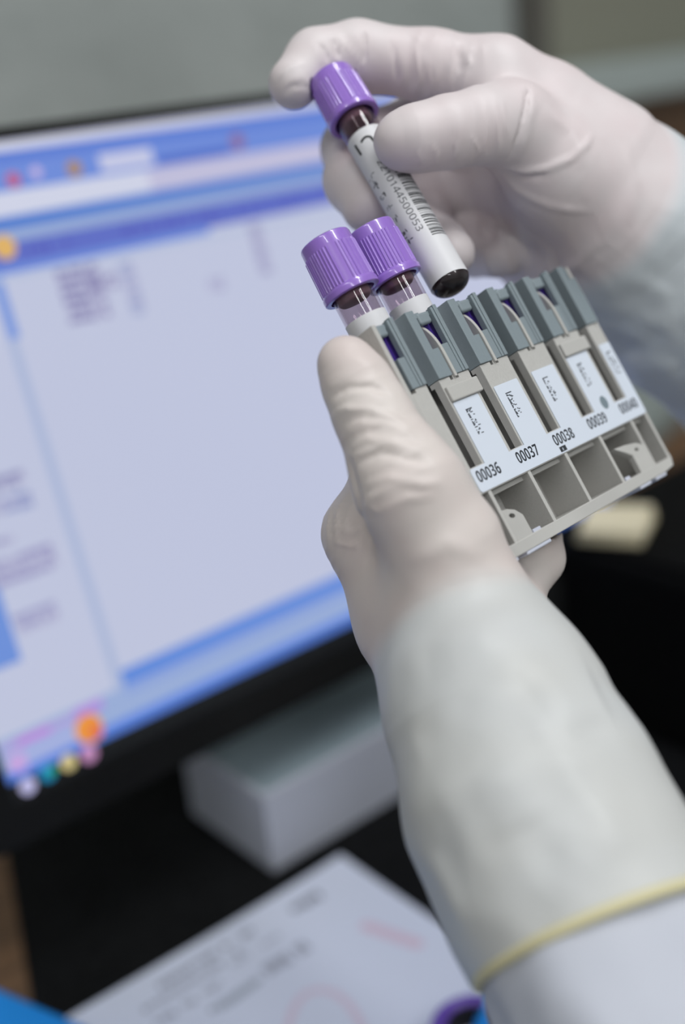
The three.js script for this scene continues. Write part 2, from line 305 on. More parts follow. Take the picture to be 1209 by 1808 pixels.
  for (let d = 2; d <= 6; d++) { const xl = PITCH * (d - 2) + GAP / 2, xr = d === 6 ? RIGHT - 0.4 : PITCH * (d - 1) - GAP / 2; fing.push([xl + 0.6, d === 6 ? xr : xr - 1.6]); }
  const sh = new THREE.Shape(), v = (x, y) => [x / 1000, y / 1000];
  sh.moveTo(...v(-3.2, 17.3)); sh.lineTo(...v(-3.9, 18)); sh.lineTo(...v(-3.9, 24)); sh.lineTo(...v(-3.4, 24.7));
  for (const [a, b] of fing) { sh.lineTo(...v(a, 24.7)); sh.lineTo(...v(a, 44)); sh.lineTo(...v(a + 0.3, 44.3)); sh.lineTo(...v(b - 0.3, 44.3)); sh.lineTo(...v(b, 44)); if (b < 85) sh.lineTo(...v(b, 24.7)); }
  sh.lineTo(...v(RIGHT - 0.4, 18)); sh.lineTo(...v(RIGHT - 0.9, 17.3)); sh.closePath();
  const lg = new THREE.ExtrudeGeometry(sh, { depth: 0.00022, bevelEnabled: false });
  const x0 = -4.5, x1 = 91, y0 = 17, y1 = 45, p = lg.attributes.position, uv = lg.attributes.uv;
  for (let i = 0; i < p.count; i++) uv.setXY(i, (p.getX(i) * 1000 - x0) / (x1 - x0), (p.getY(i) * 1000 - y0) / (y1 - y0));
  const tex = canvas(1910, 560, (c, w, h) => {
    const X = (x) => (x - x0) / (x1 - x0) * w, Y = (y) => (y1 - y) / (y1 - y0) * h, k = 20;
    c.fillStyle = '#d3dae6'; c.fillRect(0, 0, w, h);
    c.fillStyle = '#20242c'; c.textAlign = 'center'; c.textBaseline = 'middle';
    for (let n = 0; n < 5; n++) {
      c.save(); c.translate(X(3.0 + 19.75 * n), Y(21.8)); c.scale(0.86, 1.04); c.font = `bold ${4.7 * k}px sans-serif`; c.fillText(`0003${6 + n}`.replace('000310', '00040'), 0, 0); c.restore();
      const rnd = mulberry(40 + n), fx = n === 4 ? 85.2 : 7 + 20 * n;
      c.fillStyle = '#3a3e46';
      for (let i = 0; i < 26; i++) { const yy = 41 - i * 0.31; if (rnd() < 0.78) c.fillRect(X(fx), Y(yy), (0.35 + rnd() * 0.7) * k, 0.3 * k); if (rnd() < 0.5) c.fillRect(X(fx + 0.9 + rnd() * 1.4), Y(yy), (0.3 + rnd() * 0.9) * k, 0.3 * k); }
      c.fillRect(X(fx), Y(41.2), 3 * k, 0.35 * k);
      c.fillStyle = '#20242c';
    }
    c.fillStyle = '#76848c'; c.beginPath(); c.ellipse(X(70.6), Y(26.2), 1.9 * k, 2.3 * k, 0, 0, 7); c.fill();
    c.fillStyle = '#2a2e34'; c.fillRect(X(37.8), Y(19.4), 3.4 * k, 1.7 * k); c.fillStyle = '#b9c0ca'; c.fillRect(X(39.1), Y(18.9), 0.5 * k, 0.9 * k);
  });
  const lab = mesh('label', lg.translate(0, 0, 0.00004), std(0xffffff, 0.4, { map: tex }), t);
  lab.userData.label = 'white comb-shaped label printed 00036 to 00040';
}

// ------------------------------------------------------------------ blood tubes (origin at the top edge of the paper label, cap above)
function capGeometry() {
  const N = 320, rows = [[8, 7.1, 0], [8, 8.5, 0], [8.25, 8.85, 0], [9.6, 8.95, 0], [10.2, 8.75, 0], [10.6, 8.5, 0], [10.9, 8.42, 1], [22.4, 8.12, 1], [22.8, 8.12, 0], [25.6, 8.05, 0], [26.2, 7.8, 0], [26.5, 7.3, 0], [26.5, 0.01, 0]];
  const pos = [], idx = [];
  // a ring of ribs in groups, with smooth stretches between
  const rib = (a) => { const k = ((a / (Math.PI * 2)) * 48) % 12; if (k > 9.5) return 0; const f = k % 1; return f < 0.5 ? 0.24 * Math.min(1, Math.min(f, 0.5 - f) * 8) : 0; };
  for (const [y, r, m] of rows) for (let i = 0; i < N; i++) { const a = i / N * Math.PI * 2, q = r + m * rib(a); pos.push(q * Math.cos(a), y, q * Math.sin(a)); }
  const inner = [[8, 7.1], [13, 6.75], [13, 0.01]];
  const base = rows.length;
  for (const [y, r] of inner) for (let i = 0; i < N; i++) { const a = i / N * Math.PI * 2; pos.push(r * Math.cos(a), y, r * Math.sin(a)); }
  const strip = (r0, r1, flip) => { for (let i = 0; i < N; i++) { const j = (i + 1) % N, a = r0 * N + i, b = r0 * N + j, c = r1 * N + i, d = r1 * N + j; flip ? idx.push(a, b, c, b, d, c) : idx.push(a, c, b, b, c, d); } };
  for (let k = 0; k < rows.length - 1; k++) strip(k, k + 1, false);
  strip(base, base + 1, true); strip(base + 1, base + 2, true);
  let g = new THREE.BufferGeometry(); g.setAttribute('position', new THREE.Float32BufferAttribute(pos, 3)); g.setIndex(idx);
  g = g.toNonIndexed(); g.scale(0.001, 0.001, 0.001); g.computeVertexNormals(); return creased(g, 0.6);
}
// smooth normals where faces meet at less than the angle
function creased(g, angle) {
  const p = g.attributes.position, n = p.count / 3, fn = [], map = new Map(), lim = Math.cos(angle);
  const A = new THREE.Vector3(), B = new THREE.Vector3(), C = new THREE.Vector3();
  const key = (i) => `${Math.round(p.getX(i) * 2e6)},${Math.round(p.getY(i) * 2e6)},${Math.round(p.getZ(i) * 2e6)}`;
  for (let f = 0; f < n; f++) {
    A.fromBufferAttribute(p, f * 3); B.fromBufferAttribute(p, f * 3 + 1); C.fromBufferAttribute(p, f * 3 + 2);
    const q = B.clone().sub(A).cross(C.clone().sub(A)); q.area = q.length(); q.u = q.clone().normalize(); fn.push(q);
    for (let k = 0; k < 3; k++) { const s = key(f * 3 + k); (map.get(s) ?? map.set(s, []).get(s)).push(f); }
  }
  const out = new Float32Array(p.count * 3), acc = new THREE.Vector3();
  for (let f = 0; f < n; f++) for (let k = 0; k < 3; k++) {
    acc.set(0, 0, 0); for (const o of map.get(key(f * 3 + k))) if (fn[o].u.dot(fn[f].u) > lim) acc.add(fn[o]);
    acc.normalize(); out.set([acc.x, acc.y, acc.z], (f * 3 + k) * 3);
  }
  g.setAttribute('normal', new THREE.BufferAttribute(out, 3));
  if (!g.attributes.uv) g.setAttribute('uv', new THREE.BufferAttribute(new Float32Array(p.count * 2), 2));
  return g;
}
const CAP = capGeometry();
M.cap = std(0x9670cb, 0.3, { clearcoat: 0.7, clearcoatRoughness: 0.05 });
M.glass = new THREE.MeshPhysicalMaterial({ color: 0xe9e3e6, transmission: 1, thickness: 0, roughness: 0.04, ior: 1.45 });
M.stopper = std(0xac8c98, 0.7);
M.blood = std(0x1a0c10, 0.45);
const lathe = (pts, n = 64) => new THREE.LatheGeometry(pts.map(([r, y]) => new THREE.Vector2(r / 1000, y / 1000)), n);
const dome = (r, y, flat) => Array.from({ length: 13 }, (_, i) => { const a = -Math.PI / 2 + (i / 12) * Math.PI / 2; return [Math.max(1e-4, r * Math.cos(a)), y + r * flat * Math.sin(a)]; });
// label printing: u runs round the tube, v along it; angle 0 faces local +z
const labelTex = (seed, plain) => canvas(1024, 1536, (c, w, h) => {
  const mmx = w / (2 * Math.PI * 6.6), mmy = h / 61, rnd = mulberry(seed);
  const X = (deg) => w / 2 + deg / 360 * 2 * Math.PI * 6.6 * mmx, Y = (y) => y * mmy;
  c.fillStyle = '#d6d5d8'; c.fillRect(0, 0, w, h);
  if (plain) { c.fillStyle = '#2b2d34'; c.save(); c.translate(X(0), Y(39.5)); c.rotate(Math.PI / 2); c.font = `bold ${4.4 * mmx}px sans-serif`; c.textBaseline = 'middle'; c.fillText(plain, 0, 0); c.restore(); return; }
  c.fillStyle = '#16181d';
  let y = 10; while (y < 46.5) { const b = 0.2 + 0.2 * Math.floor(rnd() * 3), s = 0.2 + 0.2 * Math.floor(rnd() * 3); c.fillRect(X(24), Y(y), X(82) - X(24), b * mmy); y += b + s; }
  c.save(); c.translate(X(4), Y(13.5)); c.rotate(Math.PI / 2); c.scale(mmy, mmx); c.font = '4.1px sans-serif'; c.textBaseline = 'middle'; c.fillStyle = '#3a3c42'; c.scale(1.02, 0.78); c.fillText('2210144500053', 0, 0); c.restore();
  // small handwritten-size characters in a row, built of short strokes
  for (const [yy, n, a] of [[16.5, 4, 0.55], [19.6, 7, 0.9], [24.4, 6, 0.8], [28.8, 4, 0.5], [33.8, 5, 0.7], [39.6, 8, 0.95], [42.4, 7, 0.95]]) {
    c.strokeStyle = `rgba(30,34,40,${a})`; c.lineWidth = 0.34 * mmx;
    for (let i = 0; i < n; i++) { c.beginPath(); const px = X(-44) + (rnd() - 0.5) * 2.4 * mmx, py = Y(yy) + (rnd() - 0.5) * 2 * mmy, t = rnd() > 0.5; c.moveTo(px, py); c.lineTo(px + (t ? 1.3 : 0.3) * mmx * (rnd() > 0.5 ? 1 : -1), py + (t ? 0.3 : 1.3) * mmy); c.stroke(); }
  }
  c.strokeStyle = '#101216'; c.lineWidth = 0.9 * mmx; c.lineCap = 'round';
  c.beginPath(); c.moveTo(X(-14), Y(4.2)); c.quadraticCurveTo(X(4), Y(3.0), X(14), Y(4.6)); c.lineTo(X(20), Y(9.5)); c.stroke();
  c.beginPath(); c.moveTo(X(-38), Y(3.6)); c.lineTo(X(-36), Y(7.4)); c.stroke();
});
function bloodTube(label, tex, cover, fill, LAB = 61) {
  const t = thing('blood_tube', label, 'tube', 'purple-capped blood tubes');
  mesh('cap', CAP, M.cap, t);
  mesh('glass', lathe([...dome(6.5, -LAB, 0.6), [6.5, 14], [5.6, 14], [5.6, fill + 0.5]]), M.glass, t);
  mesh('blood', lathe([...dome(6.3, -LAB, 0.6), [6.3, fill - 1], [5.4, fill], [0.01, fill]]), M.blood, t);
  const half = cover / 2, g = new THREE.CylinderGeometry(0.00658, 0.00658, LAB / 1000, 72, 1, true, -half, cover).translate(0, -LAB / 2000, 0);
  const uv = g.attributes.uv; for (let i = 0; i < uv.count; i++) uv.setX(i, 0.5 + (uv.getX(i) - 0.5) * cover / (Math.PI * 2));
  const lab = mesh('paper_label', g, std(0xffffff, 0.5, { map: tex, side: THREE.DoubleSide }), t); if (tex === tex1) lab.userData.label = 'white barcode label printed 2210144500053';
  mesh('stopper', lathe([[0.01, 5.6], [4.6, 5.8], [5.4, 6.6], [5.45, 12.9], [0.01, 12.9]]), M.stopper, t);
  return t;
}
// stand a tube with its axis along `up` and angle 0 turned to `front`
function poseTube(t, at, up, front) {
  const y = new THREE.Vector3(...up).normalize(), z = new THREE.Vector3(...front); z.addScaledVector(y, -z.dot(y)).normalize();
  t.quaternion.setFromRotationMatrix(new THREE.Matrix4().makeBasis(new THREE.Vector3().crossVectors(y, z), y, z)); t.position.set(...at); return t;
}
const tex1 = labelTex(5), tex2 = labelTex(5, 'INO'), tex3 = labelTex(5, ' ');
poseTube(bloodTube('purple-capped blood tube held up between gloved finger and thumb', tex1, 5.6, -3, 59.5), [0.02002, 1.16187, -0.40633], [-0.34648, 0.7192, -0.60225], [-0.07044, 0.10836, 0.99161]);
poseTube(bloodTube('purple-capped blood tube in the rack slot nearest the lower thumb', tex2, 5.8, -12, 56.4), [0.0125, 1.11543, -0.34719], [-0.36913, 0.84207, -0.39327], [-0.09442, 0.31356, 0.94486]);
poseTube(bloodTube('purple-capped blood tube in the second rack slot, behind the first cap', tex3, 5.8, -12, 56.4), [0.02648, 1.11526, -0.36193], [-0.36913, 0.84207, -0.39327], [0.55543, 0.44254, 0.70403]);

// ------------------------------------------------------------------ the person: two gloved hands and forearms
const smin = (a, b, k) => { const h = Math.max(k - Math.abs(a - b), 0) / k; return Math.min(a, b) - h * h * k * 0.25; };
// a chain of joints [x, y, z, r] (mm); tapered capsules joined with a smooth minimum
function chain(joints, k) {
  const J = joints.map(([p, r]) => [p[0] * 1000, p[1] * 1000, p[2] * 1000, r]), S = [];
  for (let i = 0; i + 1 < J.length; i++) { const a = J[i], b = J[i + 1], d = [b[0] - a[0], b[1] - a[1], b[2] - a[2]]; S.push([a, d, d[0] * d[0] + d[1] * d[1] + d[2] * d[2], b[3] - a[3]]); }
  const f = (x, y, z) => {
    let m = 1e9;
    for (const [a, d, dd, dr] of S) {
      const px = x - a[0], py = y - a[1], pz = z - a[2]; let h = (px * d[0] + py * d[1] + pz * d[2]) / dd; h = h < 0 ? 0 : h > 1 ? 1 : h;
      const qx = px - d[0] * h, qy = py - d[1] * h, qz = pz - d[2] * h, e = Math.sqrt(qx * qx + qy * qy + qz * qz) - a[3] - dr * h;
      m = m > 1e8 ? e : smin(m, e, k);
    }
    return m;
  };
  f.joints = J; return f;
}
// surface nets over a grid of cells, skipping blocks far from the surface
function netMesh(sdf, lo, hi, cell) {
  const n = [0, 1, 2].map((i) => Math.ceil((hi[i] - lo[i]) / cell) + 1), [nx, ny, nz] = n, F = new Float32Array(nx * ny * nz).fill(99), B = 6;
  const at = (i, j, k) => (k * ny + j) * nx + i;
  for (let k = 0; k < nz; k += B) for (let j = 0; j < ny; j += B) for (let i = 0; i < nx; i += B) {
    const h = B * cell / 2, c = sdf(lo[0] + i * cell + h, lo[1] + j * cell + h, lo[2] + k * cell + h);
    if (Math.abs(c) > h * 1.74 + 3.5 * cell) { if (c < 0) for (let kk = k; kk < Math.min(k + B, nz); kk++) for (let jj = j; jj < Math.min(j + B, ny); jj++) for (let ii = i; ii < Math.min(i + B, nx); ii++) F[at(ii, jj, kk)] = -99; continue; }
    for (let kk = k; kk < Math.min(k + B, nz); kk++) for (let jj = j; jj < Math.min(j + B, ny); jj++) for (let ii = i; ii < Math.min(i + B, nx); ii++) F[at(ii, jj, kk)] = sdf(lo[0] + ii * cell, lo[1] + jj * cell, lo[2] + kk * cell);
  }
  const V = new Int32Array(nx * ny * nz).fill(-1), pos = [], idx = [];
  const E = [[0, 1], [2, 3], [4, 5], [6, 7], [0, 2], [1, 3], [4, 6], [5, 7], [0, 4], [1, 5], [2, 6], [3, 7]];
  for (let k = 0; k < nz - 1; k++) for (let j = 0; j < ny - 1; j++) for (let i = 0; i < nx - 1; i++) {
    const v = []; let neg = 0; for (let q = 0; q < 8; q++) { const f = F[at(i + (q & 1), j + ((q >> 1) & 1), k + (q >> 2))]; v.push(f); if (f < 0) neg++; }
    if (!neg || neg === 8) continue;
    let x = 0, y = 0, z = 0, c = 0;
    for (const [a, b] of E) if ((v[a] < 0) !== (v[b] < 0)) { const t = v[a] / (v[a] - v[b]); x += (a & 1) + t * ((b & 1) - (a & 1)); y += ((a >> 1) & 1) + t * (((b >> 1) & 1) - ((a >> 1) & 1)); z += (a >> 2) + t * ((b >> 2) - (a >> 2)); c++; }
    V[at(i, j, k)] = pos.length / 3; pos.push(lo[0] + (i + x / c) * cell, lo[1] + (j + y / c) * cell, lo[2] + (k + z / c) * cell);
  }
  const quad = (a, b, c, d, flip) => { if (a < 0 || b < 0 || c < 0 || d < 0) return; flip ? idx.push(a, c, b, a, d, c) : idx.push(a, b, c, a, c, d); };
  for (let k = 1; k < nz - 1; k++) for (let j = 1; j < ny - 1; j++) for (let i = 1; i < nx - 1; i++) {
    const f = F[at(i, j, k)] < 0;
    if (f !== F[at(i + 1, j, k)] < 0) quad(V[at(i, j - 1, k - 1)], V[at(i, j, k - 1)], V[at(i, j, k)], V[at(i, j - 1, k)], !f);
    if (f !== F[at(i, j + 1, k)] < 0) quad(V[at(i - 1, j, k - 1)], V[at(i - 1, j, k)], V[at(i, j, k)], V[at(i, j, k - 1)], !f);
    if (f !== F[at(i, j, k + 1)] < 0) quad(V[at(i - 1, j - 1, k)], V[at(i, j - 1, k)], V[at(i, j, k)], V[at(i - 1, j, k)], !f);
  }
  // normals from the field itself
  const nor = new Float32Array(pos.length), e = 0.35;
  for (let i = 0; i < pos.length; i += 3) {
    const [x, y, z] = [pos[i], pos[i + 1], pos[i + 2]];
    const gx = sdf(x + e, y, z) - sdf(x - e, y, z), gy = sdf(x, y + e, z) - sdf(x, y - e, z), gz = sdf(x, y, z + e) - sdf(x, y, z - e), l = Math.hypot(gx, gy, gz) || 1;
    nor[i] = gx / l; nor[i + 1] = gy / l; nor[i + 2] = gz / l;
  }
  const g = new THREE.BufferGeometry();
  g.setAttribute('position', new THREE.Float32BufferAttribute(pos, 3)); g.setAttribute('normal', new THREE.BufferAttribute(nor, 3)); g.setIndex(idx);
  return g;
}
const V3 = (p) => [p[0] * 1000, p[1] * 1000, p[2] * 1000];
// parallel folds of the thin glove: waves along an axis, fading out from a centre
function folds(zones) {
  const Z = zones.map(([at, to, reach, wave, amp, seed]) => { const a = V3(at), b = V3(to), d = [b[0] - a[0], b[1] - a[1], b[2] - a[2]], l = Math.hypot(...d); return [a, d.map((q) => q / l), reach, wave, amp, seed]; });
  return (x, y, z) => {
    let s = 0;
    for (const [a, d, reach, wave, amp, seed] of Z) {
      const px = x - a[0], py = y - a[1], pz = z - a[2], r2 = (px * px + py * py + pz * pz) / (reach * reach); if (r2 > 4) continue;
      const t = px * d[0] + py * d[1] + pz * d[2] + 2.6 * noise(x * 0.09 + seed, y * 0.09, z * 0.09), w = Math.sin(t / wave * Math.PI * 2);
      s += amp * Math.exp(-r2 * 1.6) * (w > 0 ? w * w : -0.5 * w * w) * (0.6 + 0.7 * noise(x * 0.13, y * 0.13 + seed, z * 0.13));
    }
    return s;
  };
}
const ridgeSet = (list) => {                              // single raised folds and sunken creases along a polyline
  const R = list.map(([pts, width, height]) => [pts.map(V3), width, height]);
  return (x, y, z) => {
    let s = 0;
    for (const [P, w, h] of R) {
      let m = 1e9, along = 0;
      for (let i = 0; i + 1 < P.length; i++) {
        const a = P[i], b = P[i + 1], dx = b[0] - a[0], dy = b[1] - a[1], dz = b[2] - a[2], px = x - a[0], py = y - a[1], pz = z - a[2];
        let t = (px * dx + py * dy + pz * dz) / (dx * dx + dy * dy + dz * dz); t = t < 0 ? 0 : t > 1 ? 1 : t;
        const q = Math.hypot(px - dx * t, py - dy * t, pz - dz * t); if (q < m) { m = q; along = (i + t) / (P.length - 1); }
      }
      if (m < 3 * w) s += h * Math.exp(-(m * m) / (w * w)) * Math.min(1, 4 * along, 4 * (1 - along));
    }
    return s;
  };
};
const person = thing('person', 'person in a white gown and thin white gloves holding a tube and a rack', 'person');
M.glove = new THREE.MeshPhysicalMaterial({ color: 0xffffff, vertexColors: true, roughness: 0.5, sheen: 0.3, sheenRoughness: 0.6 });
M.gown = std(0xbcbfca, 0.8, { side: THREE.DoubleSide });
M.rim = std(0xd2caa2, 0.55);
const lerp = (a, b, t) => a + (b - a) * t, step = (a, b, x) => { const t = Math.min(1, Math.max(0, (x - a) / (b - a))); return t * t * (3 - 2 * t); };
// the thin glove looks pink over skin, white where it is drawn over the gown cuff
function tint(g, over, skin, cloth) {
  const p = g.attributes.position, c = new Float32Array(p.count * 3);
  for (let i = 0; i < p.count; i++) {
    const x = p.getX(i), y = p.getY(i), z = p.getZ(i), o = over(x, y, z), n = 0.5 + 0.5 * noise(x * 0.07, y * 0.07, z * 0.07), m = 0.5 + 0.5 * noise(x * 0.21 + 9, y * 0.21, z * 0.21);
    for (let k = 0; k < 3; k++) c[i * 3 + k] = lerp(lerp(skin[0][k], skin[1][k], 0.7 * n + 0.3 * m), lerp(cloth[0][k], cloth[1][k], n), o);
  }
  g.setAttribute('color', new THREE.BufferAttribute(c, 3)); return g;
}
function bounds(chains, pad) { const lo = [1e9, 1e9, 1e9], hi = [-1e9, -1e9, -1e9]; for (const c of chains) for (const j of c.joints) for (let k = 0; k < 3; k++) { lo[k] = Math.min(lo[k], j[k] - j[3] - pad); hi[k] = Math.max(hi[k], j[k] + j[3] + pad); } return [lo, hi]; }
function gloveMesh(h) {
  const body = (x, y, z) => { let d = h.palm(x, y, z); let f = 1e9; for (const q of h.fingers) f = f > 1e8 ? q(x, y, z) : smin(f, q(x, y, z), 1.4); d = smin(d, f, h.web); return d; };
  
  const sdf = (x, y, z) => {
    let d = body(x, y, z); if (d > 14 || d < -14) return d;
    d -= h.folds(x, y, z) + h.ridges(x, y, z) + 0.25 * noise(x * 0.11, y * 0.11, z * 0.11) + h.sleeve(x, y, z);
    return Math.max(d, h.cut(x, y, z), -h.avoid(x, y, z));
  };
  const [lo, hi] = bounds([h.palm, ...h.fingers], 6);
  const g = tint(netMesh(sdf, lo, hi, h.cell), h.over, h.skin, h.cloth);
  return g.scale(0.001, 0.001, 0.001);
}
// what the fingers press against: soft glove gives way, hard things do not
const RACK_AT = V3([0.04863, 1.05482, -0.30999]), RACK_AXES = [[0.69737, -0.02876, -0.71614], [-0.36913, 0.84207, -0.39327], [0.61435, 0.5386, 0.57661]];
const rackField = (x, y, z) => {
  const d = [x - RACK_AT[0], y - RACK_AT[1], z - RACK_AT[2]], q = RACK_AXES.map((e) => e[0] * d[0] + e[1] * d[1] + e[2] * d[2]);
  const a = Math.abs(q[0] - 39.25) - 51.15, b = Math.abs(q[1] - 34.8) - 39.3, c = Math.abs(q[2] + 11) - 11.1;
  return Math.hypot(Math.max(a, 0), Math.max(b, 0), Math.max(c, 0)) + Math.min(Math.max(a, b, c), 0);
};
const TUBE_TOP = V3([0.01084, 1.18093, -0.42229]), TUBE_DOWN = [0.34648, -0.7192, 0.60225];
const tubeField = (x, y, z) => {
  const d = [x - TUBE_TOP[0], y - TUBE_TOP[1], z - TUBE_TOP[2]], t = d[0] * TUBE_DOWN[0] + d[1] * TUBE_DOWN[1] + d[2] * TUBE_DOWN[2], r = Math.sqrt(Math.max(0, d[0] * d[0] + d[1] * d[1] + d[2] * d[2] - t * t));
  const cyl = (rad, t0, t1) => { const a = r - rad, b = Math.max(t0 - t, t - t1); return Math.hypot(Math.max(a, 0), Math.max(b, 0)) + Math.min(Math.max(a, b), 0); };
  return Math.min(cyl(8.7, 0, 18.6), cyl(6.7, 18, 90));
};
const planeAt = (at, dir) => { const a = V3(at), l = Math.hypot(...dir), d = dir.map((q) => q / l); return (x, y, z) => (x - a[0]) * d[0] + (y - a[1]) * d[1] + (z - a[2]) * d[2]; };

// rolled yellowish rim of a glove and the gown sleeve that comes out of it
function gownSleeve(glove, at0, dir, rad, length) {
  const c = new THREE.Vector3(...at0), d = new THREE.Vector3(...dir).normalize(), u = new THREE.Vector3(0, 1, 0).addScaledVector(d, -d.y).normalize(), v = new THREE.Vector3().crossVectors(d, u);
  const ring = (r, at, wob) => Array.from({ length: 64 }, (_, i) => { const a = i / 64 * Math.PI * 2, q = r * (1 + wob * noise(Math.cos(a) * 1.5 + 3, Math.sin(a) * 1.5, at * 55) + wob * 0.5 * noise(Math.cos(a) * 4, Math.sin(a) * 4 + 7, at * 130)); return c.clone().addScaledVector(d, at).addScaledVector(u, q * Math.cos(a)).addScaledVector(v, q * Math.sin(a)); });
  mesh('cuff_rim', new THREE.TubeGeometry(new THREE.CatmullRomCurve3(ring(rad, 0, 0.01), true), 160, 0.0014, 10, true), M.rim, glove);
  const rows = [], K = Math.round(length / 0.0075); for (let k = 0; k <= K; k++) rows.push(ring(rad - 0.0027 + 0.0085 * Math.min(1.6, Math.sqrt(k / 26)), -0.004 + k * 0.0075, 0.03 + 0.16 * Math.min(1, k / 4)));
  const pos = [], idx = []; for (const r of rows) for (const p of r) pos.push(p.x, p.y, p.z);
  for (let k = 0; k < K; k++) for (let i = 0; i < 64; i++) { const j = (i + 1) % 64, a = k * 64 + i, b = k * 64 + j; idx.push(a, b, a + 64, b, b + 64, a + 64); }
  const sg = new THREE.BufferGeometry(); sg.setAttribute('position', new THREE.Float32BufferAttribute(pos, 3)); sg.setIndex(idx); sg.computeVertexNormals();
  mesh('gown_sleeve', sg, M.gown, person);
}

